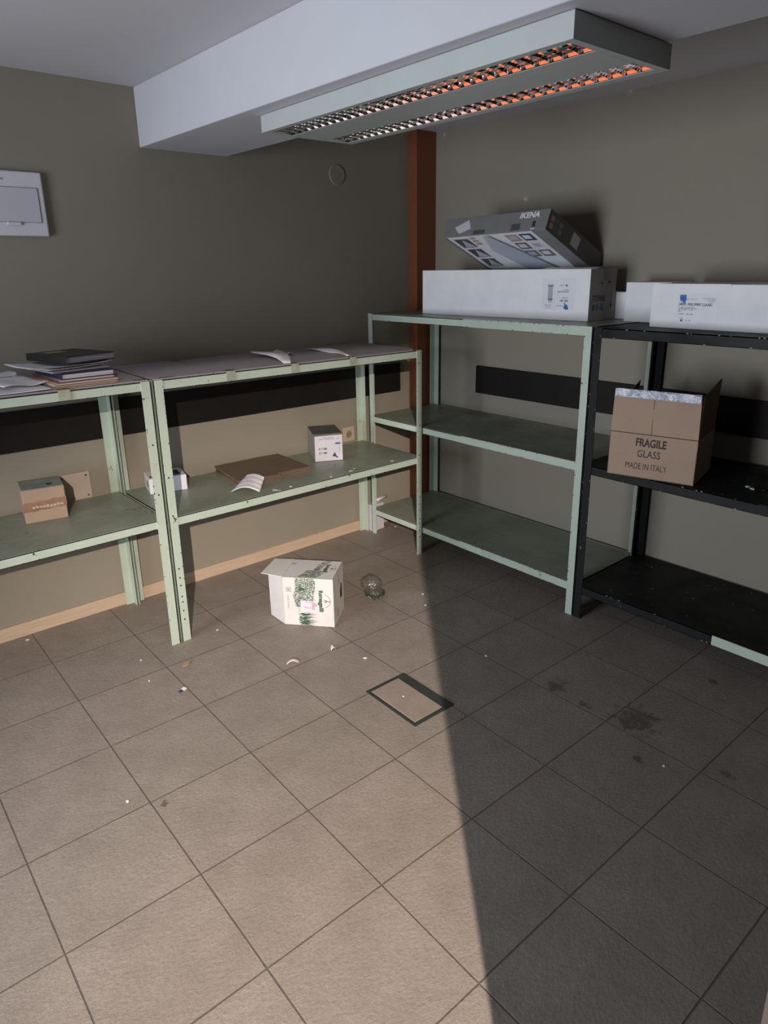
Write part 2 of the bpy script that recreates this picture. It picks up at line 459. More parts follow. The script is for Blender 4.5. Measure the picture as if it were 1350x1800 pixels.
def shelf_unit(name, label, origin, rotz, L, D, posts_h, levels, frame_mat, top_mat, lip=.036, group=None, strip=None, holes=(), chip=None, nchip=16):
    """local x along the front, y towards the wall"""
    t = thing(name, label, 'shelving unit', origin, rotz, group)
    w = .037; rr = random.Random(int(1000*abs(origin[0])+len(label))); chip = chip or M['hole']
    for k, (x, y, sx, sy) in enumerate(((0, 0, 1, 1), (L, 0, -1, 1), (0, D, 1, -1), (L, D, -1, -1))):
        mb = MB(); angle_post(mb, x, y, posts_h, sx, sy, w)
        # bolt holes down the front flange
        for z in holes:
            if k < 2:
                cx = x+sx*w*.5
                mb.tube((cx, -.0006, z), (cx, .0004, z), .0035, 10, 1)
        if k < 2:
            for ex in (x+sx*.0022, x+sx*(w-.0022)): chips(mb, rr, nchip, .02, posts_h-.02, ex, False, -.0004, 2)
        mb.build('post', [frame_mat, M['hole'], chip], t, 0)
    for z in levels:
        s = MB(); e = .0032
        s.box((e, e, z-.004), (L-e, D-e, z), (0, 1, 0, 0, 0, 0))
        s.box((e, e, z-lip), (L-e, e+.002, z+.0005), 0)
        s.box((e, D-e-.002, z-lip), (L-e, D-e, z+.0005), 0)
        s.box((e, e, z-lip), (e+.002, D-e, z), 0); s.box((L-e-.002, e, z-lip), (L-e, D-e, z), 0)
        # folded return under the lip
        s.box((e, e, z-lip), (L-e, e+.014, z-lip+.002), 0)
        for ez, q in ((z-.0015, 1.6), (z-lip+.002, 1)): chips(s, rr, int(nchip*q), .05, L-.05, ez, True, e-.0004, 2)
        sh = s.build('shelf', [frame_mat, top_mat, chip], t)
        if strip and z == levels[-1]:
            tag(MB().box((strip, e-.0012, z-lip), (L-.04, e, z+.001)).build('bare_strip', M['mint'], sh),
                'mint green strip left unpainted on the black shelf edge')
    return t
HL = (.13, .16, .19, .22, .25, .285, .32, .48, .66, .86)
DEP = .50
uL = shelf_unit('metal_shelving_unit', 'low mint green metal shelving unit at the left with books and loose papers on top',
    (-.945, .135, 0), 0, 1.402, DEP, 1.1035, (1.103, .555), M['mint'], M['dusty'], .036, holes=(.66, .86))
uR = shelf_unit('metal_shelving_unit', 'low mint green metal shelving unit holding flattened cartons and a printed lamp box',
    (.467, .135, 0), 0, 1.395, DEP, 1.1035, (1.103, .552), M['mint'], M['dusty'], .038, holes=(.10, .14, .18, .205, .255, .29, .33, .56, .72))
uB = shelf_unit('metal_shelving_unit', 'tall mint green three-shelf metal unit in the corner under the long white carton',
    (1.865, .567, 0), R(-90), 1.401, .51, 1.2665, (1.266, .706, .152), M['mint'], M['dusty'], .036, holes=())
uK = shelf_unit('metal_shelving_unit', 'black painted metal shelving unit on the right holding the FRAGILE box',
    (1.865, -.838, 0), R(-90), 1.40, .51, 1.2645, (1.264, .704, .156), M['black'], M['black'], .038, strip=.609, holes=(), chip=M['mintchip'], nchip=9)

# ------------------------------------------------------------------ card sheets taped over the low units
ZS = 1.1046
def sheet(label, poly, tapes, curl=0):
    t = thing('cardboard_sheet', label, 'cardboard', (poly[0][0], poly[0][1], ZS), 0, 'card sheets over the low shelving')
    o = Vector((poly[0][0], poly[0][1], ZS))
    MB().prism([(p[0]-o.x, p[1]-o.y, 0) for p in poly], .0032).build('sheet', M['sheet'], t)
    for (x, y, w, d, wrap) in tapes:
        mb = MB().box((x-o.x, y-o.y, .0034), (x-o.x+w, y-o.y+d, .0042))
        if wrap: mb.box((x-o.x+.002, .1340-o.y, -.034), (x-o.x+w-.002, .1347-o.y, .0042), 1).box((x-o.x+.002, .1340-o.y, .0034), (x-o.x+w-.002, y-o.y, .0042))
        mb.build('tape', [M['tape'], M['tape_faint']], t)
    return t
sheet('lilac-grey card sheet under the books, taped over the left unit',
      [(-.93, .142), (.452, .142), (.470, .63), (-.93, .63)], [(.128, .140, .045, .03, True), (.405, .150, .05, .025, False)])
sheet('small lilac-grey card sheet right of the double posts', [(.474, .140), (.716, .142), (.772, .632), (.478, .632)],
      [(.50, .140, .06, .025, False)])
sheet('lilac-grey card sheet under the curled torn flap', [(.722, .141), (1.40, .142), (1.425, .22), (1.41, .40), (1.36, .63), (.778, .632)],
      [(.77, .140, .045, .03, True), (.745, .585, .05, .03, False), (1.079, .140, .042, .03, True)])
sheet('lilac-grey card sheet at the corner end of the low unit', [(1.405, .142), (1.80, .141), (1.858, .20), (1.858, .63), (1.37, .632), (1.417, .40), (1.432, .22)],
      [(1.40, .140, .04, .02, True)])

def torn(name, label, pts_fn, mat, nu=10, nv=8, cat='paper', th=.0012, loc=(0, 0, 0)):
    o = MB().grid(pts_fn, nu, nv, th).build(name, mat, None, 0, True, loc=loc)
    return tag(o, label, cat)
def bilerp(a, b, c, d, u, v):
    a, b, c, d = map(Vector, (a, b, c, d)); return (a*(1-u)+b*u)*(1-v)+(d*(1-u)+c*u)*v
def flap(u, v):
    # a flap torn out of the sheet: wide raised back end, narrow front tip lying flat
    p = bilerp((1.062, .165, 1.1105), (1.090, .150, 1.1105), (1.262, .505, 1.128), (1.105, .500, 1.122), u, v)
    p.z += .022*math.sin(math.pi*min(1, v*1.05))*(.35+.65*math.sin(math.pi*u)) + .010*v*math.sin(6*u+1)
    p.x += .012*math.sin(5*v); return p
torn('torn_paper_flap', 'curled white flap torn up from the middle card sheet', flap, M['paper'], loc=(1.08, .16, 1.108))
def strip2(u, v):
    p = bilerp((1.40, .150, 1.1096), (1.425, .150, 1.1096), (1.53, .53, 1.112), (1.44, .53, 1.112), u, v)
    p.z += .010*math.sin(math.pi*v)*math.sin(math.pi*u) + .003*math.sin(9*v+4*u)+.003; p.x += .015*math.sin(4*v); return p
torn('torn_paper_strip', 'ragged narrow white paper strip near the corner end of the low unit', strip2, M['paper'], loc=(1.42, .15, 1.108))
def bit(u, v):
    p = bilerp((1.235, .40, 1.11), (1.255, .37, 1.11), (1.275, .47, 1.110), (1.245, .50, 1.110), u, v); p.z += .012*math.sin(math.pi*u)+.002; return p
torn('torn_paper_bit', 'small dark curl of torn card right of the raised flap', bit, M['sheet'], 4, 6, loc=(1.25, .43, 1.108))

# ------------------------------------------------------------------ books and papers at the left
BT = ZS+.0034
def slab(mb, x, y, w, d, z, h, mi=0): mb.box((x, y, z), (x+w, y+d, z+h), mi)
def book(name, label, cat, loc, rotz, w, d, h, cover, pagesm, spine='left', extra=None):
    t = thing(name, label, cat, loc, rotz, 'books and papers piled on the left unit')
    c = .0025
    mb = MB(); slab(mb, 0, 0, w, d, 0, c); slab(mb, 0, 0, w, d, h-c, c)
    if spine == 'left': slab(mb, 0, 0, c, d, c*.5, h-c)
    else: slab(mb, 0, d-c, w, c, c*.5, h-c)
    mb.build('cover', cover, t, .0008)
    MB().box((c, .003, c), (w-.003, d-.004, h-c)).build('page_block', pagesm, t)
    if extra: extra(t)
    return t
def leafy(name, label, loc, rotz, w, d, n, mat, mats2=None, zstep=.0022):
    t = thing(name, label, 'folder', loc, rotz, 'books and papers piled on the left unit')
    rr = random.Random(3)
    for k in range(n):
        MB().box((rr.uniform(-.004, .004), rr.uniform(-.004, .004), k*zstep), (w+rr.uniform(-.006, .006), d+rr.uniform(-.006, .006), k*zstep+zstep*.82)).build('leaf', mat if k % 3 else (mats2 or mat), t, .0004)
    return t
def wavy(w, d, amp, seed, droop=0, z0=.004):
    def fn(u, v):
        x, y = u*w, v*d
        z = z0 + amp*(noise.noise(Vector((u*2.2+seed, v*2.2, seed)))*.5+.5)
        return (x, y, max(.0016, z + droop*((u-.5)**2*2+(v-.5)**2*1.2)))
    return fn
leafy('kraft_folder', 'stack of brown kraft folders at the bottom of the book pile', (.130, .165, BT), R(3), .222, .29, 7, M['kraft'], M['paper_warm'])
t = thing('red_folder', 'thin dull red folder under the navy notebook', 'folder', (.150, .190, BT+.0165), R(2), 'books and papers piled on the left unit')
MB().box((0, 0, 0), (.205, .28, .0022)).box((0, 0, .0022), (.004, .28, .006)).build('cover', M['redcover'], t)
MB().box((.004, .003, .0024), (.20, .277, .006)).build('page_block', M['pages'], t)
book('notebook', 'navy covered notebook with pale page edges in the middle of the pile', 'book', (.170, .205, BT+.0235), R(4), .19, .265, .020, M['bluecover'], M['pages'])
t = thing('grey_folder', 'thin grey folder on top of the navy notebook', 'folder', (.150, .235, BT+.0445), R(9), 'books and papers piled on the left unit')
MB().box((0, 0, 0), (.215, .24, .004)).build('cover', M['sheet'], t, .001)
p = MB().grid(wavy(.31, .215, .004, 2.2, .012, .002), 16, 12, .0016).build('paper_sheets', M['paper'], None, 0, True)
p.location = (.085, .262, BT+.0525); p.rotation_euler = (0, 0, R(9)); tag(p, 'spread white paper sheets sticking out under the black ledger', 'paper', 'books and papers piled on the left unit')
p2 = MB().grid(wavy(.22, .21, .002, 5.2, .006, .002), 12, 10, .0016).build('cream_papers', M['paper_warm'], None, 0, True)
p2.location = (.142, .25, BT+.0445+.0045); p2.rotation_euler = (0, 0, R(14)); tag(p2, 'cream papers peeking out below the white sheets in the pile', 'paper', 'books and papers piled on the left unit')
def lab(t): tag(MB().box((.04, .16, .0262), (.11, .21, .0266)).build('cover_label', M['yellowlab'], t), 'yellowish label on the black cover')
book('ledger', 'thick black ledger with a yellowish label on top of the pile', 'book', (.212, .268, BT+.069), R(17), .205, .25, .026, M['blackcover'], M['pages'], 'left', lab)
def loose(name, label, loc, rz, w, d, amp, seed, mat, droop=0):
    o = MB().grid(wavy(w, d, amp, seed, droop), 18, 16, .0016).build(name, mat, None, 0, True)
    o.location = loc; o.rotation_euler = (0, 0, rz); return tag(o, label, 'paper', 'loose papers on the left unit')
loose('paper_sheet', 'flat white paper at the front edge left of the books', (-.07, .145, BT), R(2), .19, .21, .004, 1.3, M['paper'])
loose('paper_sheet', 'wavy white paper lying on top beside the book pile', (-.02, .20, BT+.008), R(10), .155, .26, .016, 4.1, M['paper'])
loose('crumpled_paper', 'crumpled white paper by the wall at the left frame edge', (-.03, .46, BT), R(-8), .12, .13, .035, 9.3, M['paper'])

# ------------------------------------------------------------------ cartons
def carton_body(t, L, D, H, mats=None, mi=0, bev=.003, name='body'):
    return MB().box((0, 0, 0), (L, D, H), mi).build(name, mats or M['white_card'], t, bev)
def FF(): return frame((0, 0, 0), (1, 0, 0), (0, 0, 1))                 # front face, x right, y up (normal -y)

# long white carton on the corner unit
a = math.atan2(-.969, .057); Lc, Dc, Hc = .971, .226, .218
t = thing('long_carton', 'long white carton with a column label on the corner unit under the grey panel box', 'carton', (2.021, .301, 1.2665), a)
carton_body(t, Lc, Dc, Hc, [M['white_card'], M['shaded_card_end']], (0, 0, 0, 1, 0, 0))  # right end faces away from the light, its shade put into the card colour
F = FF(); lb = MB(); rect(lb, F, .735, .045, .165, .135, 0); lbo = lb.build('label', M['label'], t)
pr = MB()
x = .762                                                                # fluted column drawing
for k in range(5): rect(pr, F, x+.004+k*.0048, .092, .0022, .052, 0, .0012)
for k in range(6): rect(pr, F, x+.0005+k*.0052, .146+(.003 if k in (0, 5) else .0), .0032, .006, 0, .0012)
rect(pr, F, x+.002, .144, .028, .003, 0, .0012); rect(pr, F, x+.004, .086, .024, .006, 0, .0012); rect(pr, F, x+.009, .075, .003, .01, 0, .0012); rect(pr, F, x+.018, .075, .003, .01, 0, .0012)
disc(pr, F, .858, .149, .005, 0, .0012)
for (xx, yy, w, h, n) in ((.824, .1475, .024, .003, 8), (.842, .1285, .030, .0035, 9), (.816, .1205, .056, .004, 18), (.838, .0965, .034, .0028, 10)): dashes(pr, F, xx, yy, w, h, n, 0, .0012)
dashes(pr, F, .824, .080, .050, .0095, 10, 0, .0012, .15)
pr.build('print', M['ink_grey'], lbo)
bl = MB()
for (xx, yy, r) in ((.862, .062, .007), (.853, .056, .006), (.866, .053, .006), (.856, .065, .005), (.852, .0725, .004), (.860, .052, .006)): disc(bl, F, xx, yy, r, 0, .0013)
dashes(bl, F, .812, .0615, .036, .003, 9, 0, .0012)
bl.build('blue_mark', M['ink_blue'], lbo)
pl_ = MB(); [dashes(pl_, F, .752, .052+k*.0042, .034, .0026, 9, 0, .0012) for k in range(4)]
pl_.build('small_print', M['ink_pale'], lbo)
E_ = frame((Lc, Dc, 0), (0, -1, 0), (0, 0, -1)); E_.translation = Vector((Lc, Dc, Hc))   # end face read upside down: x towards front, y down
E_ = frame((Lc, Dc, Hc), (0, -1, 0), (0, 0, -1))
letters('lettering', 'FRAGILE', E_, .095, .110, .105, .026, M['ink'], t, .012)
em = MB(); dashes(em, E_, .155, .148, .045, .026, 4, 0, .0008, .2); dashes(em, E_, .120, .056, .026, .009, 4, 0, .0008, .2); dashes(em, E_, .058, .052, .018, .009, 3, 0, .0008, .2)
rect(em, E_, .036, .10, .004, .07, 0, .0008); patch(em, E_, ((.030, .15), (.046, .15), (.038, .175)), 0, .0008)
em.build('end_print', M['ink'], t)
eb = MB(); [disc(eb, E_, .118+dx, .160+dy, .008, 0, .0009) for dx, dy in ((0, 0), (.008, .006), (-.007, .008), (.002, -.008))]
eb.build('end_blue_mark', M['ink_blue'], t)
MB().box((Lc-.004, Dc*.45, Hc-.045), (Lc+.0012, Dc*.62, Hc+.0012)).box((Lc-.12, Dc*.45, Hc-.001), (Lc, Dc*.62, Hc+.0012)).build('tape', M['ikena_grey'], t)
MB().grid(lambda u, v: (.70+.27*u, .04+.05*v, Hc+.0015+.010*v*math.sin(math.pi*u)*0+.006*v), 8, 2, .0012).build('top_flap', M['white_card'], t)

# grey panel box leaning on the long carton, its far end down against the wall
w, th, Ln = .601, .0924, .445
Rm_ = (Matrix.Rotation(-1.582, 4, 'Z') @ Matrix.Rotation(-.4217, 4, 'X') @ Matrix.Rotation(-.0204, 4, 'Y'))
t = thing('panel_box', 'grey printed panel box tilted up on top of the long white carton', 'carton', (1.9526, .0859, 1.6337))
t.rotation_euler = Rm_.to_euler()
MB().box((0, 0, 0), (w, Ln, th), (1, 0, 0, 2, 0, 0)).build('body', [M['ikena_grey'], M['ikena_grey'], M['ikena_dark']], t, .003)  # right side takes the darker card, shade put into its colour
F = frame((0, 0, 0), (1, 0, 0), (0, 0, 1))                              # narrow front side
letters('lettering', 'IKENA', F, .445, .058, .105, .026, M['ink_white'], t, .03, .15)
fm = MB(); disc(fm, F, .532, .034, .009, 0); rect(fm, F, .520, .006, .022, .004, 1); rect(fm, F, .523, .016, .018, .010, 0)
fm.build('front_print', [M['ink'], M['ink_white']], t)
fs = MB(); patch(fs, F, ((.062, .046), (.100, .012), (.168, .034), (.142, .078)), 0, .0006); fs.build('sticker', M['label_lilac'], t)
tp = MB(); rect(tp, F, .19, .004, .07, .02, 0, .0005); rect(tp, F, .41, .006, .05, .03, 0, .0005); tp.build('side_tape', M['ikena_dark'], t)
U = frame((0, 0, 0), (1, 0, 0), (0, 1, 0))                              # underside seen mirrored from below: lift downwards
def under(mb, pts, mi, lift): mb.face([U @ Vector((p[0], p[1], -lift)) for p in reversed(pts)], mi)
def urect(mb, x, y, ww, h, mi, lift): under(mb, ((x, y), (x+ww, y), (x+ww, y+h), (x, y+h)), mi, lift)
pic = MB(); under(pic, ((.022, .004), (w-.075, .004), (w-.075, Ln-.02), (.022, Ln-.02)), 0, .0004); pico = pic.build('picture', M['ikena_pic'], t)
pp = MB()
under(pp, ((.24, .015), (.275, .015), (.455, .42), (.27, .42), (.19, .16)), 0, .0008)
under(pp, ((.263, .012), (.285, .016), (.475, .42), (.452, .42)), 1, .001)
pp.build('panel_drawing', [M['ikena_panel'], M['ikena_panel_edge']], pico)
th_ = MB()
for k in range(3):
    y0 = .028+.105*k; under(th_, ((.045, y0), (.135, y0), (.135, y0+.085), (.045, y0+.085)), 0, .0008)
    under(th_, ((.095, y0+.005), (.13, y0+.08), (.062, y0+.08)), 1, .001)
for k in range(3): urect(th_, .15, .018+.028*k, .035, .018, 2, .0008)
th_.build('small_pictures', [M['ikena_dark'], M['ikena_panel'], M['ink_peach']], pico)
ic = MB()
cols = [[0, 1], [2, 3], [2, 1], ]
for r_ in range(3):
    for c_ in range(2):
        urect(ic, .362+c_*.078, .022+r_*.078, .066, .064, cols[r_][c_] if not (r_ == 2 and c_ == 1) else 2, .0008)
        urect(ic, .372+c_*.078, .036+r_*.078, .040, .034, 3 if (r_+c_) % 2 else 4, .001)
ic.build('icon_tiles', [M['ink_peach'], M['ink_navy'], M['ink_grey'], M['label'], M['ink_pale']], pico)
S = frame((w, 0, 0), (0, 1, 0), (0, 0, 1))                              # right side
si = MB()
for r_ in range(2):
    for c_ in range(3): rect(si, S, .018+c_*.032, .018+r_*.030, .025, .024, (r_*3+c_) % 3, .0006)
si.build('side_icons', [M['ink_peach'], M['ink_grey'], M['ikena_grey']], t)
sl = MB(); patch(sl, S, ((.185, .022), (.245, .018), (.25, .075), (.19, .08)), 0, .0006); sl.build('side_sticker', M['ikena_panel'], t)

# small white carton tucked behind the long one
t = tag(MB().box((0, 0, 0), (.25, .072, .117)).build('small_carton', M['white_card'], None, .003), 'small pale carton tucked behind the right end of the long white carton', 'carton')
t.location = (2.312, -.462, 1.2665); t.rotation_euler = (0, 0, R(-90))
# small white carton behind the big one
t = tag(MB().box((0, 0, 0), (.205, .175, .164)).build('white_carton', M['white_card'], None, .004), 'plain white carton between the long carton and the big labelled carton', 'carton')
t.location = (2.214, -.757, 1.2645); t.rotation_euler = (0, 0, R(-90.5))
# big white carton on the black unit
a = R(-92.2); Lw, Dw, Hw = .95, .30, .163
t = thing('large_white_carton', 'large white carton with a shipping label on top of the black unit', 'carton', (2.026, -.982, 1.2645), a)
carton_body(t, Lw, Dw, Hw, M['white_card'])
F = FF()
MB().grid(lambda u, v: (.005+.30*u, -.0022-.004*math.sin(math.pi*u), Hw-.012+.0125*v), 8, 2).build('loose_edge', M['white_card'], t)
MB().box((.26, .05, Hw), (.70, .19, Hw+.006)).build('dark_strip', M['ikena_grey'], t, .001)
lb = MB(); rect(lb, F, .110, .018, .155, .112, 0); lbo = lb.build('label', M['label'], t)
bl = MB()
for (xx, yy, r) in ((.124, .117, .008), (.136, .118, .007), (.126, .108, .008), (.137, .108, .007), (.135, .099, .006)): disc(bl, F, xx, yy, r, 0, .0013)
bl.build('blue_mark', M['ink_blue'], lbo)
letters('logo_lettering', 'METALLUX', F, .144, .106, .044, .0055, M['ink_pale'], lbo, 0, 0, .0012)
letters('lettering', '240/02  FREE SPIRIT CLASSIC', F, .115, .0855, .130, .0095, M['ink'], lbo, .012, 0, .0012)
sm = MB()
for k, (ww, n) in enumerate(((.062, 20), (.072, 24), (.060, 20), (.014, 4))): dashes(sm, F, .116, .0775-k*.0046, ww, .0026, n, 0, .0012)
dashes(sm, F, .114, .0525, .062, .0036, 18, 0, .0012); dashes(sm, F, .146, .0305, .026, .003, 8, 0, .0012); dashes(sm, F, .122, .0385, .018, .002, 6, 0, .0012); disc(sm, F, .131, .031, .005, 0, .0012)
sm.build('small_print', M['ink_grey'], lbo)
ad = MB(); [dashes(ad, F, .205+.01*(3-k), .098+.0045*k, .05-.01*(3-k), .003, 12, 0, .0012) for k in range(4)]
ad.build('address_print', M['ink_pale'], lbo)

# FRAGILE box on the black unit
a = math.atan2(-.317, .074); Lf, Df, Hf = .326, .275, .172
t = thing('fragile_box', 'open brown cardboard box marked FRAGILE GLASS on the black unit', 'box', (1.823, -.974, .7056), a)
c = .004
MB().box((0, 0, 0), (Lf, Df, c)).box((0, 0, 0), (Lf, c, Hf)).box((0, Df-c, 0), (Lf, Df, Hf)).box((0, 0, 0), (c, Df, Hf)).box((Lf-c, 0, 0), (Lf, Df, Hf)).build('body', M['brown_card'], t, .001)
def flapq(pts, th, n): # panel through 4 points extruded along n
    n = Vector(n)*th; mb = MB(); P = [Vector(p) for p in pts]; Q = [p+n for p in P]
    mb.face(P); mb.face(list(reversed(Q)))
    for k in range(4): j = (k+1) % 4; mb.face((P[k], Q[k], Q[j], P[j]))
    return mb
ff = flapq(((.001, .001, Hf+.002), (Lf-.001, .001, Hf+.002), (Lf-.004, -.004, Hf+.166), (.004, .006, Hf+.166)), .004, (0, 1, 0)).build('front_flap', M['brown_card'], t, .001, recalc=True)
def tapefn(u, v):
    x = .006+(Lf-.012)*u; z = Hf+.139+.0285*v+.003*math.sin(17*u)*v
    y = .0045-.009*u+(.003-.0015*u) + .001*noise.noise(Vector((x*60, z*60, 0)))-.0050
    return (x, y, z)
MB().grid(tapefn, 40, 5).build('silver_tape', M['silver'], ff, 0, True)
MB().box((.006, .003, Hf+.164), (Lf-.008, .008, Hf+.169)).build('tape_fold', M['silver'], ff)
flapq(((Lf, .006, Hf+.002), (Lf, Df-.004, Hf+.002), (Lf+.004, Df-.004, Hf+.195), (Lf+.001, .012, Hf+.163)), .004, (-1, 0, 0)).build('side_flap', M['brown_in'], t, 0, recalc=True)
flapq(((0, .006, Hf+.002), (0, Df-.004, Hf+.002), (.018, Df-.004, Hf+.165), (.010, .03, Hf+.10)), .004, (1, 0, 0)).build('side_flap', M['brown_in'], t, 0, recalc=True)
flapq(((.004, Df, Hf+.002), (Lf-.004, Df, Hf+.002), (Lf-.01, Df+.06, Hf+.09), (.01, Df+.06, Hf+.09)), .004, (0, -1, 0)).build('back_flap', M['brown_in'], t, 0, recalc=True)
F = FF()
letters('lettering', 'FRAGILE', F, .102, .125, .114, .033, M['ink_brown'], t, .035)
letters('lettering', 'GLASS', F, .111, .083, .086, .029, M['ink_brown'], t, .008)
letters('lettering', 'MADE IN ITALY', F, .070, .035, .155, .024, M['ink_brown'], t, 0)
cr = MB(); rect(cr, F, .155, Hf+.003, .0025, .135, 0, .0008); cr.build('crease_line', M['brown_dark'], ff)

# brown carton with a grey label on the left unit
a = R(-9); Lb, Db, Hb = .153, .160, .135
t = thing('brown_carton', 'small brown carton with torn tape on the left unit shelf', 'carton', (.026, .451, .5555), a)
carton_body(t, Lb, Db, Hb, M['brown_card'], 0, .003)
MB().box((.002, .004, Hb), (Lb-.002, Db-.004, Hb+.0012)).build('top_label', M['ikena_grey'] if False else plain('blue_grey_label', (.24, .26, .26), .5, .25, 25), t)
tm = MB(); rect(tm, frame((0, 0, Hb+.0012), (1, 0, 0), (0, 1, 0)), .01, .09, .035, .045, 0); disc(tm, frame((0, 0, Hb+.0012), (1, 0, 0), (0, 1, 0)), .105, .05, .012, 1)
tm.build('label_marks', [M['yellowlab'], M['ink']], t)
MB().grid(lambda u, v: (-.001+(Lb+.002)*u, -.0014, .045+.038*v+.008*u+.002*math.sin(20*u)), 20, 2).build('tape', M['tapebox'], t)
wt = MB()
for k in range(9): patch(wt, FF(), ((.03+k*.0125, .058+.004*math.sin(k)), (.040+k*.0125, .057), (.041+k*.0125, .066), (.031+k*.0125, .068+.003*math.sin(k*2))), 0, .002)
wt.build('tape_scuff', plain('torn_tape_film', (.46, .36, .30), .4), t)

# white carton with a dark label
a = R(-12.8)
t = thing('small_white_box', 'small white box with a dark label behind the double posts', 'box', (.541, .488, .5525), a)
MB().box((0, 0, 0), (.162, .135, .070)).build('body', M['plastic'], t, .0025)
Ft = frame((0, 0, .070), (1, 0, 0), (0, 1, 0)); lm_ = MB(); rect(lm_, Ft, .055, .02, .085, .085, 0, .0005); rect(lm_, Ft, .075, .035, .045, .035, 1, .0008); rect(lm_, Ft, .01, .02, .035, .03, 0, .0005)
lm_.build('label', [M['ink'], M['ink_grey']], t)
sd = MB(); disc(sd, frame((0, .135, 0), (0, -1, 0), (0, 0, 1)), .08, .035, .018, 0, .0006); sd.build('side_print', M['ink_grey'], t)

# printed lamp box
a = R(-26); Lp, Dp, Hp = .150, .205, .145
dk = plain('dark_green_grey_print', (.085, .09, .075), .5, .2, 20)
t = thing('lamp_box', 'printed lamp box with a white front and dark top beside the wall socket', 'box', (1.378, .428, .5525), a)
carton_body(t, Lp, Dp, Hp, [dk, plain('mid_grey_print', (.27, .255, .235), .5, .1)], (0, 0, 0, 0, 0, 1), .002)
F = FF(); fp = MB(); patch(fp, F, ((.006, .002), (.149, .002), (.149, .136), (.006, .134)), 0, .0008); fpo = fp.build('front_label', M['label_lilac'], t)
ip = MB(); dashes(ip, F, .050, .123, .055, .003, 16, 0, .0014); dashes(ip, F, .025, .115, .108, .0035, 30, 0, .0014)
for y in (.062, .040): rect(ip, F, .026, y, .042, .010, 0, .0014); rect(ip, F, .032, y+.003, .020, .004, 1, .0018)
ip.build('print', [M['ink_grey'], M['label']], fpo)
bp_ = MB(); disc(bp_, F, .125, .092, .016, 0, .0014, 18, .004); rect(bp_, F, .1315, .042, .0014, .05, 0, .0014); patch(bp_, F, ((.094, .026), (.121, .018), (.108, .046)), 0, .0014); rect(bp_, F, .115, .016, .01, .006, 0, .0014)
bp_.build('lamp_drawing', M['ink_navy'], fpo)

# flattened cartons
def flat_carton(label, loc, rz, jit):
    L, D = .385, .325; mid = .205
    P = [(0, .0), (mid-.002, -.018), (mid-.002, .075), (mid+.002, .075), (mid+.002, .004), (L, .004+jit), (L-.01, D), (mid+.03, D+.004), (mid+.03, D-.07), (mid+.026, D-.07), (mid+.026, D), (.02, D-.012)]
    t = thing('flattened_carton', label, 'cardboard', loc, rz, 'flattened cartons stacked on the low shelf')
    MB().prism(P, .0042).build('lower_ply', M['brown_dark'], t, .0006)
    MB().prism([(x+.0015, y+.002, .0052) for x, y in P], .0042).build('upper_ply', M['brown_dark'], t, .0006)
for k, (lbl, dx, dy, r_) in enumerate((('flattened brown carton at the bottom of the stack of three', 0, 0, -4), ('flattened brown carton in the middle of the stack of three', .006, .005, -4.6), ('flattened brown carton on top of the stack of three', -.004, .003, -4.2))):
    flat_carton(lbl, (.884+dx, .312+dy, .5525+k*.0098), R(r_), .0)

# pleated mask
def maskfn(u, v):
    p = bilerp((.820, .276, .5545), (.914, .187, .5545), (.985, .258, .594), (.950, .350, .594), u, v)
    p.z += .021*math.sin(math.pi*u)*(1-.55*v) + .0015*math.sin(v*22); return p
mk = MB().grid(maskfn, 16, 14, .0022).build('face_mask', M['mask'], None, 0, True, loc=(.865, .23, .5525))
tag(mk, 'folded white pleated face mask leaning on the flattened cartons', 'mask')

# ------------------------------------------------------------------ fittings on the left wall
t = thing('fuse_box', 'white wall-mounted fuse box high on the left wall', 'fuse box', (.026, YA+.0005, 1.63))
MB().box((0, -.020, 0), (.302, 0, .229)).build('cover', M['plastic'], t, .006)
d = MB().box((.022, -.0235, .050), (.280, -.018, .172)).build('door', plain('grey_white_plastic', (.57, .56, .60), .35, .02), t, .004)
MB().box((.155, -.028, .037), (.205, -.022, .049)).build('latch', M['plastic'], d, .003)
MB().box((.020, -.0207, .048), (.282, -.0198, .174)).build('door_gap', plain('soft_grey_gap', (.27, .265, .29), .5), t)
em_ = MB(); dashes(em_, frame((0, -.0204, 0), (1, 0, 0), (0, 0, 1)), .12, .196, .05, .006, 6, 0, .0004); em_.build('embossed_mark', M['ink_grey'], t)
t = thing('junction_cover', 'round painted junction cover high on the left wall', 'cover', (1.755, YA+.0005, 1.955))
MB().tube((0, 0, 0), (0, -.005, 0), .050, 36, 0, .046).build('disc', M['wallA'], t)
MB().tube((0, -.005, 0), (0, -.0062, 0), .006, 12).build('screw', M['wallA'], t)
t = thing('wall_plate', 'pale beige blanking plate screwed to the wall behind the brown carton', 'plate', (.215, YA, .548))
MB().box((0, -.005, 0), (.130, 0, .120)).build('plate', M['plate'], t, .0015)
for x in (.018, .114):
    for z in (.015, .105): MB().tube((x, -.005, z), (x, -.0068, z), .0045, 12).build('screw', M['screw'], t)
t = thing('power_socket', 'square beige wall socket beside the lamp box', 'socket', (1.733, YA, .556))
MB().box((0, -.008, 0), (.082, 0, .084)).build('frame', M['plastic_ivory'], t, .003)
mb = MB()
n = 28
for k in range(n):   # recessed round well
    a0, a1 = 2*math.pi*k/n, 2*math.pi*(k+1)/n
    for (r0, y0, r1, y1) in ((.026, -.0125, .022, -.0125), (.022, -.0125, .0205, -.009), (.028, -.008, .026, -.0125)):
        mb.face([(.041+r0*math.cos(a0), y0, .042+r0*math.sin(a0)), (.041+r0*math.cos(a1), y0, .042+r0*math.sin(a1)), (.041+r1*math.cos(a1), y1, .042+r1*math.sin(a1)), (.041+r1*math.cos(a0), y1, .042+r1*math.sin(a0))])
mb.tube((.041, -.0082, .042), (.041, -.0090, .042), .0205, 28, 1)
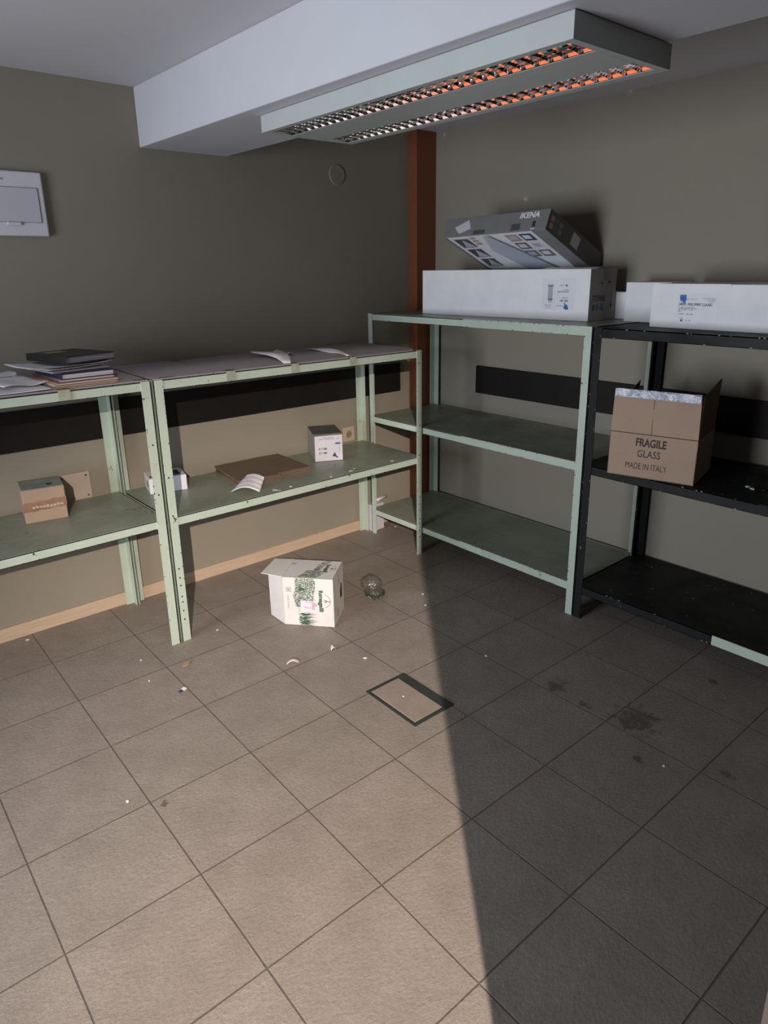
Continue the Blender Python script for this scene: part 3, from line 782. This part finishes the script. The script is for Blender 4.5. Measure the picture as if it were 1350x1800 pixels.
mb.build('well', [M['plastic_ivory'], plain('shadowed_ivory', (.26, .20, .15), .5)], t)
MB().tube((.031, -.009, .042), (.031, -.0095, .042), .003, 10).tube((.051, -.009, .042), (.051, -.0095, .042), .003, 10).build('pin_hole', M['hole'], t)

# white carton and paper roll in the corner gap
t = thing('white_carton', 'narrow white carton standing on the floor in the corner behind the posts', 'carton', (1.872, .574, 0))
MB().box((0, 0, 0), (.092, .060, .163)).build('body', M['label_lilac'], t, .002)
mk_ = MB(); disc(mk_, FF(), .055, .108, .008, 0, .0006); rect(mk_, FF(), .045, .098, .016, .004, 0, .0006); mk_.build('print', M['ink_grey'], t)
t = tag(MB().tube((0, 0, 0), (.118, .010, .010), .0085, 18).build('paper_roll', M['paper'], None, 0, True), 'rolled white paper lying on the narrow carton in the corner', 'paper')
t.location = (1.90, .602, .1725)

# ------------------------------------------------------------------ printed box on the floor
a = math.atan2(-.172, .145); L, D, H = .225, .189, .231; c = .004
t = thing('printed_box', 'open white box with green garden print lying on the floor', 'box', (.868, -.032, .0005), a)
MB().box((0, 0, 0), (L, D, c)).box((0, 0, H-c), (L, D, H)).box((0, 0, 0), (L, c, H)).box((0, D-c, 0), (L, D, H)).box((L-c, 0, 0), (L, D, H)).build('body', M['print_card'], t, .0015)
flapq(((0, .0, .002), (0, .0, H-.006), (-.086, .066, H-.010), (-.086, .070, .006)), .003, (.5, .8, 0)).build('front_flap', M['print_card'], t, 0, recalc=True)
topf = flapq(((0, .000, H), (0, D, H), (-.089, D-.010, H+.003), (-.103, .024, H+.001)), .003, (0, 0, -1)).build('top_flap', M['print_card'], t, 0, recalc=True)
flapq(((0, D, .004), (0, D, H-.006), (-.05, D+.05, H-.05), (-.05, D+.05, .012)), .003, (0, -1, 0)).build('back_flap', M['print_card'], t, 0, recalc=True)
F = FF(); T_ = frame((0, 0, H), (1, 0, 0), (0, 1, 0))
rg = random.Random(11)
def wander(y): return .010*math.sin(y*30+1)+.004*math.sin(y*77)
def garden(F, y0, y1, x0, x1, lift, slope=0):
    """hand-drawn foliage: many short leaf strokes inside a wandering band"""
    mb = MB()
    N = int(1500*(y1-y0)*(x1-x0)/.012)
    for k in range(N):
        y = rg.uniform(y0, y1); q = rg.random(); x = x0+(x1-x0)*q+wander(y)*.5+slope*(y-y0)
        ang = rg.uniform(-.9, .9)+(.0 if rg.random() < .6 else 1.4); ln = rg.uniform(.004, .010); ww = rg.uniform(.0005, .0013)
        dx, dy = math.cos(ang), math.sin(ang)
        mb.face([F @ Vector((x-dy*ww, y+dx*ww, lift)), F @ Vector((x+dx*ln*.5-dy*ww*.3, y+dy*ln*.5+dx*ww*.3, lift)), F @ Vector((x+dx*ln, y+dy*ln, lift)), F @ Vector((x+dy*ww, y-dx*ww, lift))][::-1], 0)
    return mb
gw = garden(F, .090, .226, .052, .140, .0008)
for k in range(46):   # long grass blades low on the front
    y = rg.uniform(.004, .060); x = .068+rg.uniform(-.004, .03); ln = rg.uniform(.03, .065); an = rg.uniform(-.45, .35)
    dx, dy = math.cos(an), math.sin(an); ww = rg.uniform(.0012, .0026)
    gw.face([F @ Vector((x-dy*ww, max(.001, y+dx*ww), .0008)), F @ Vector((x+dx*ln, max(.002, y+dy*ln), .0008)), F @ Vector((x+dy*ww, max(.001, y-dx*ww), .0008))], 0)
for k in range(7):    # drawn wall blocks
    for j in range(2): rect(gw, F, .062+j*.022+.004*(k % 2), .165+k*.008, .018, .0012, 0, .0009)
patch(gw, F, ((.068, .168), (.098, .172), (.094, .182), (.082, .186), (.070, .180)), 0, .0009)
gw.build('garden_print', M['ink_green'], t)
sg = MB(); patch(sg, F, ((.052, .226), (.138, .228), (.126, .150), (.128, .100), (.064, .098), (.062, .15), (.050, .19)), 0, .0005); patch(sg, F, ((.066, .004), (.112, .004), (.118, .060), (.104, .095), (.064, .095)), 0, .0005)
sg.build('print_tint', M['ink_sage'], t)
gt = garden(T_, .004, .075, .058, .140, .0008, .5)
g2 = garden(T_, .075, .182, .115, .142, .0008, .3);
gt2 = g2.build('garden_print', M['ink_green'], t); gt.build('garden_print', M['ink_green'], t)
# vertical lettering on the front, reading downwards
V = frame((.170, .150, 0), (0, -1, 0), (1, 0, 0))  # placeholder in face coords
def down(F, x, y):   # frame on face F whose x runs down and y runs right
    return F @ frame((x, y, 0), (0, -1, 0), (1, 0, 0))
letters('lettering', 'fumagalli', down(F, .153, .176), 0, 0, .104, .026, M['ink_green'], t, .05, 0, .001)
lm2 = MB(); ring(lm2, F, .178, .125, .032, .0014, 0, .001, -80, 80); disc(lm2, F, .187, .124, .0065, 0, .001); rect(lm2, F, .192, .1225, .017, .003, 0, .001); disc(lm2, F, .186, .124, .0035, 1, .0013)
lm2.build('logo_print', [M['ink_green'], M['print_card']], t)
letters('lettering', 'MADE IN ITALY', down(F, .018, .142), 0, 0, .062, .006, M['ink_grey'], t, 0, 0, .001)
sq = MB()
for x, y in ((.014, .162),):
    rect(sq, F, x, y, .022, .0016, 0, .001); rect(sq, F, x, y+.018, .022, .0016, 0, .001); rect(sq, F, x, y, .0016, .018, 0, .001); rect(sq, F, x+.0204, y, .0016, .018, 0, .001); rect(sq, F, x+.006, y+.005, .004, .009, 0, .001); rect(sq, F, x+.012, y+.005, .004, .009, 0, .001)
for k in range(3): rect(sq, T_, .004+.007*k, .130, .0035, .016, 0, .001)
dashes(sq, T_, -.004, .06, .016, .003, 5, 0, .001)
sq.build('symbol_print', M['ink_grey'], t)
letters('lettering', 'fumagalli', down(T_, .158, .148), 0, 0, .086, .026, M['ink_green'], t, .05, 0, .001)
lm3 = MB(); ring(lm3, T_, .186, .105, .027, .0014, 0, .001, -80, 80); disc(lm3, T_, .195, .104, .006, 0, .001); rect(lm3, T_, .199, .103, .014, .003, 0, .001)
lm3.build('logo_print', M['ink_green'], t)
lb = MB(); rect(lb, F, .076, .068, .074, .055, 0, .0014); lbo = lb.build('label', M['label_lilac'], t)
li = MB(); rect(li, F, .096, .116, .035, .0016, 0, .002); rect(li, F, .096, .088, .032, .0016, 0, .002); patch(li, F, ((.093, .094), (.097, .088), (.099, .089), (.095, .095)), 0, .002); dashes(li, F, .142, .098, .006, .014, 3, 0, .002)
li.build('label_print', M['ink_grey'], lbo)
lr = MB(); [rect(lr, F, .128+k*.003, .080, .0016, .036, 0, .002) for k in range(4)]; lr.build('label_red_print', M['ink_red'], lbo)
# cut-out and dark print on the right end
EF = frame((L, 0, 0), (0, 1, 0), (0, 0, 1)); ee = MB()
patch(ee, EF, ((.115, .085), (.150, .080), (.150, .150), (.135, .150), (.115, .120)), 0, .0008); rect(ee, EF, .015, .03, .018, .18, 1, .0006); rect(ee, EF, .055, .02, .02, .045, 2, .0006); rect(ee, EF, .085, .16, .03, .05, 1, .0006)
ee.build('end_print', [M['hole'], M['ink_sage'], M['ink_peach']], t)

# crumpled clear film
t = thing('plastic_wrap', 'crumpled clear plastic wrap on the tiles right of the printed box', 'plastic wrap', (1.345, -.065, 0))
def crumple(name, rx, ry, rz, zc, mat, seed, amp, sub=4):
    bm = bmesh.new(); bmesh.ops.create_icosphere(bm, subdivisions=sub, radius=1)
    for v in bm.verts:
        p = v.co.copy(); k = 1+amp*noise.turbulence(p*2.3+Vector((seed, 0, 0)), 3, True)-amp*.6 + amp*.6*noise.noise(p*5+Vector((0, seed, 0)))
        v.co = Vector((p.x*rx*k, p.y*ry*k, max(.001, zc+p.z*rz*k)))
    for f_ in bm.faces: f_.smooth = True
    me = bpy.data.meshes.new(name); bm.to_mesh(me); bm.free(); me.materials.append(mat)
    o = bpy.data.objects.new(name, me); C.objects.link(o); o.parent = t; return o
o1 = crumple('film', .052, .056, .042, .036, M['film'], 3.1, .38); o1.location = (.02, .03, 0)
o2 = crumple('film', .040, .046, .030, .022, M['film'], 8.4, .5); o2.location = (-.01, -.02, 0)
sb = MB()
rs = random.Random(5)
for k in range(9):
    pts = []; a0 = rs.uniform(0, 6.28); r0 = rs.uniform(.030, .048)
    for j in range(11):
        a_ = a0+j*.42; rr_ = r0*(1+.12*math.sin(j*1.7+k)); pts.append(Vector((-.012+rr_*math.cos(a_), -.028+rr_*.95*math.sin(a_), .004+.018*abs(math.sin(j*.8+k)))))
    for p0, p1 in zip(pts, pts[1:]): sb.tube(p0, p1, .0022, 6)
sb.build('shade_loops', M['green_shade'], t)  # added loops: the dark greenish shade low in the film made solid

# ------------------------------------------------------------------ floor hatch
t = thing('floor_hatch', 'rectangular floor access hatch with a dark metal frame', 'hatch', (.902, -.803, 0), R(-.85))
ox0, ox1, oy0, oy1 = -.094, .094, -.136, .136; ix0, ix1, iy0, iy1 = -.080, .052, -.120, .121
MB().box((ox0, oy0, 0), (ox1, iy0, .003)).box((ox0, iy1, 0), (ox1, oy1, .003)).box((ox0, iy0, 0), (ix0, iy1, .003)).box((ix1, iy0, 0), (ox1, iy1, .003)).build('frame', M['hatchframe'], t, .0008)
MB().box((ix0+.001, iy0+.001, 0), (ix1-.001, iy1-.001, .0045)).build('lid', M['tile'], t, .0012)
MB().tube((-.012, .018, .0045), (-.012, .018, .0055), .0035, 10).build('chip', M['ink_white'], t)

# ------------------------------------------------------------------ small debris
def chip(name, label, x, y, s, mat, z=0, cat='debris', h=.003, seed=0, asp=1.6):
    rr = random.Random(seed+int(1000*x)); n = 7
    P = [(s*asp*math.cos(2*math.pi*k/n)*rr.uniform(.6, 1.1), s*math.sin(2*math.pi*k/n)*rr.uniform(.6, 1.1)) for k in range(n)]
    o = MB().prism(P, h).build(name, mat, None, 0); o.location = (x, y, z+.0003); o.rotation_euler = (0, 0, rr.uniform(0, 3)); return tag(o, label, cat)
def curl(name, label, pts, mat, h=.008):
    P = [Vector((*p, 0)) for p in pts]
    o = MB().grid(lambda u, v: bilerp(P[0], P[1], P[2], P[3], u, v)+Vector((0, 0, .0018+h*math.sin(math.pi*u))), 6, 3, .0012).build(name, mat, None, 0, True, loc=(*pts[0], 0)); return tag(o, label, 'debris')
curl('tape_scrap', 'curled yellowish tape scrap on the tiles below the printed box', ((.694, -.312), (.736, -.335), (.752, -.318), (.706, -.296)), M['paper_warm'], .012)
curl('card_scrap', 'folded beige card scrap between the printed box and the hatch', ((.885, -.350), (.905, -.358), (.915, -.330), (.900, -.322)), M['paper_warm'], .014)
chip('brown_scrap', 'dull brown card scrap on the tiles in front of the double posts', .398, -.039, .014, M['kraft'], 0, 'debris', .005)
t = thing('label_scrap', 'small white and navy scrap on the floor left of centre', 'debris', (.308, -.197, 0), R(20))
MB().box((-.014, -.006, 0), (.002, .006, .003)).build('navy_end', M['ink_navy'], t); MB().box((.002, -.007, 0), (.018, .008, .0035)).build('white_end', M['ink_white'], t)
for k, (x, y, s, lbl) in enumerate(((.955, -.485, .006, 'tiny white chip on the floor just behind the hatch'), (.621, .125, .005, 'white chip on the floor right of the double post feet'),
        (.242, -.052, .0035, 'tiny pale speck on the tiles left of the brown scrap'), (1.325, -.80, .005, 'tiny white speck on the shaded tiles beyond the hatch'),
        (2.023, .538, .006, 'small pale chip under the lowest shelf in the corner'), (.277, .112, .003, 'tiny pale speck by the feet of the left unit'),
        (-.060, -.62, .004, 'white chip on a tile joint at the left frame edge'), (-.02, .60, .006, 'white crumb by the skirting at the left'),
        (1.25, -1.60, .004, 'white speck on the dark tiles at lower right'), (1.52, -.23, .005, 'white crumb on the tiles right of the plastic wrap'), (1.45, -.32, .004, 'white crumb on the floor near the shadow edge'))):
    chip('white_chip', lbl, x, y, s, M['ink_white'], 0, 'debris', .002, k)
for k, (x, y, s, lbl, m_) in enumerate(((.981, .165, .010, 'peach paint flake at the shelf edge right of the mask', 'paper_warm'), (.996, .150, .005, 'pale flake next to the larger peach flake', 'paper_warm'),
        (1.061, .162, .006, 'white flake on the low shelf below the flattened cartons', 'ink_white'), (1.286, .160, .007, 'white flake near the shelf edge left of the lamp box corner', 'ink_white'),
        (1.419, .172, .010, 'larger cream flake on the shelf below the lamp box', 'paper_warm'), (1.455, .195, .006, 'cream flake just behind the larger one near the lamp box', 'paper_warm'), (1.683, .172, .007, 'cream flake near the corner end of the low shelf', 'paper_warm'))):
    chip('paint_flake', lbl, x, y, s, M[m_], .5525, 'debris', .0015, k, 1.5)
for k, (x, y, lbl) in enumerate(((2.04, -1.43, 'white flake on the black shelf right of the FRAGILE box'), (2.025, -1.452, 'second white flake beside the first on the black shelf'))):
    chip('paint_flake', lbl, x, y, .008, M['ink_white'], .7045, 'debris', .003, k)

# ------------------------------------------------------------------ ceiling light under the beam
Lx, Wx = 1.247, .376; ZT, ZB = 1.985, 1.932
t = thing('ceiling_light', 'long twin-tube ceiling light with mirror louvres under the beam', 'light', (.803, -.195, ZB))
t.rotation_euler = (0, 0, R(-90-1.2))
# local x along the lamp (away from wall A, towards the viewer's right), local y across (+x of the room)
O1, O2 = (.020, .108), (.255, .343); x0, x1 = .022, Lx-.022; hh = ZT-ZB
mb = MB()
mb.box((0, 0, hh-.002), (Lx, Wx, hh))
mb.box((0, 0, 0), (Lx, .0015, hh)); mb.box((0, Wx-.0015, 0), (Lx, Wx, hh)); mb.box((0, 0, 0), (.0015, Wx, hh)); mb.box((Lx-.0015, 0, 0), (Lx, Wx, hh))
for (ya, yb) in ((0, O1[0]), (O1[1], O2[0]), (O2[1], Wx)): mb.box((x0, ya, 0), (x1, yb, .0015))
mb.box((0, 0, 0), (x0, Wx, .0015)); mb.box((x1, 0, 0), (Lx, Wx, .0015))
mb.build('housing', M['lampbody'], t, .0008)
for (y0, y1) in (O1, O2):
    dpt = .046; yc = (y0+y1)/2; hw = (y1-y0)/2
    rf = MB(); prof = [(y0+.0035, .0016)]; NS = 16      # straight sides, then a curved crown
    for k in range(NS+1):
        t_ = math.pi*(1-k/NS); prof.append((yc+hw*.995*math.cos(t_), .0105+.035*math.sin(t_)))
    prof.append((y1-.0035, .0016))
    for (ya, za), (yb, zb) in zip(prof, prof[1:]):
        rf.face([(x0, ya, za), (x0, yb, zb), (x1, yb, zb), (x1, ya, za)][::-1])
    tr = rf.build('reflector', M['mirror'], t, 0, True)
    NL = 30
    for k in range(NL+1):
        x = x0+(x1-x0)*k/NL; lv = MB(); NB = 8
        # one cross blade: V-section, wide at the top, a thin dipped edge below
        def pt(s_, top, sgn):
            zz = .0018+.005*(1-s_*s_) if not top else .0125-.0015*(1-s_*s_)
            return (x+(sgn*.0055 if top else 0), yc+hw*.985*s_, zz)
        for j in range(NB):
            sa, sb_ = -1+2*j/NB, -1+2*(j+1)/NB
            for sgn in (-1, 1):
                q = [pt(sa, False, 0), pt(sb_, False, 0), pt(sb_, True, sgn), pt(sa, True, sgn)]
                lv.face(q if sgn > 0 else q[::-1])
        lv.build('louvre_blade', M['mirror'], tr, 0, False)
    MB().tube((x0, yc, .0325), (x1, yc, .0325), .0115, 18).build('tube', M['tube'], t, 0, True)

# ------------------------------------------------------------------ light
def area(name, loc, target, size, size_y, power, color, shape='RECTANGLE', spread=180):
    L_ = bpy.data.lights.new(name, 'AREA'); L_.shape = shape; L_.size = size; L_.size_y = size_y; L_.energy = power; L_.color = color; L_.spread = R(spread)
    o = bpy.data.objects.new(name, L_); C.objects.link(o); o.location = loc
    o.rotation_euler = (Vector(target)-Vector(loc)).to_track_quat('-Z', 'Y').to_euler(); return o
area('window_daylight', (XL+.02, (WY0+WY1)/2, (WZ0+WZ1)/2), (2.4, -1.1, 1.15), WY1-WY0, WZ1-WZ0, 47, (.84, .905, 1.0), spread=120)
P_ = bpy.data.lights.new('corridor_lamp', 'SPOT'); P_.energy = 1500; P_.color = (1.0, .86, .74); P_.shadow_soft_size = .02
P_.spot_size = R(47); P_.spot_blend = 1
po = bpy.data.objects.new('corridor_lamp', P_); C.objects.link(po); po.location = (-1.78, -4.2, 2.39)
po.rotation_euler = (Vector((.58, -1.05, .1))-po.location).to_track_quat('-Z', 'Y').to_euler()
wd = bpy.data.worlds.new('world'); sc.world = wd; wd.use_nodes = True
wd.node_tree.nodes['Background'].inputs[0].default_value = (.6, .75, 1, 1); wd.node_tree.nodes['Background'].inputs[1].default_value = .3

# ------------------------------------------------------------------ camera
Rm = [[0.7508490624573905, -0.6603731903331748, -0.01152973963462628], [-0.20554920839873705, -0.21704984640831615, -0.9542740104921535], [0.6276744445439134, 0.7188856749604285, -0.29871086020293736]]
cam = bpy.data.cameras.new('camera'); co = bpy.data.objects.new('camera', cam); C.objects.link(co)
cam.sensor_fit = 'HORIZONTAL'; cam.sensor_width = 36; cam.lens = 36*1206.757876/1350
cam.shift_x = -15.68/1350; cam.shift_y = -48.99/1350; cam.clip_start = .02
mw = Matrix(((Rm[0][0], -Rm[1][0], -Rm[2][0], -0.55110954), (Rm[0][1], -Rm[1][1], -Rm[2][1], -2.39198473), (Rm[0][2], -Rm[1][2], -Rm[2][2], 1.492153), (0, 0, 0, 1)))
co.matrix_world = mw
sc.camera = co
vs = sc.view_settings; sc.display_settings.display_device = 'sRGB'
vs.view_transform = 'Standard'; vs.look = 'None'; vs.gamma = 1; vs.exposure = 0; vs.use_curve_mapping = False
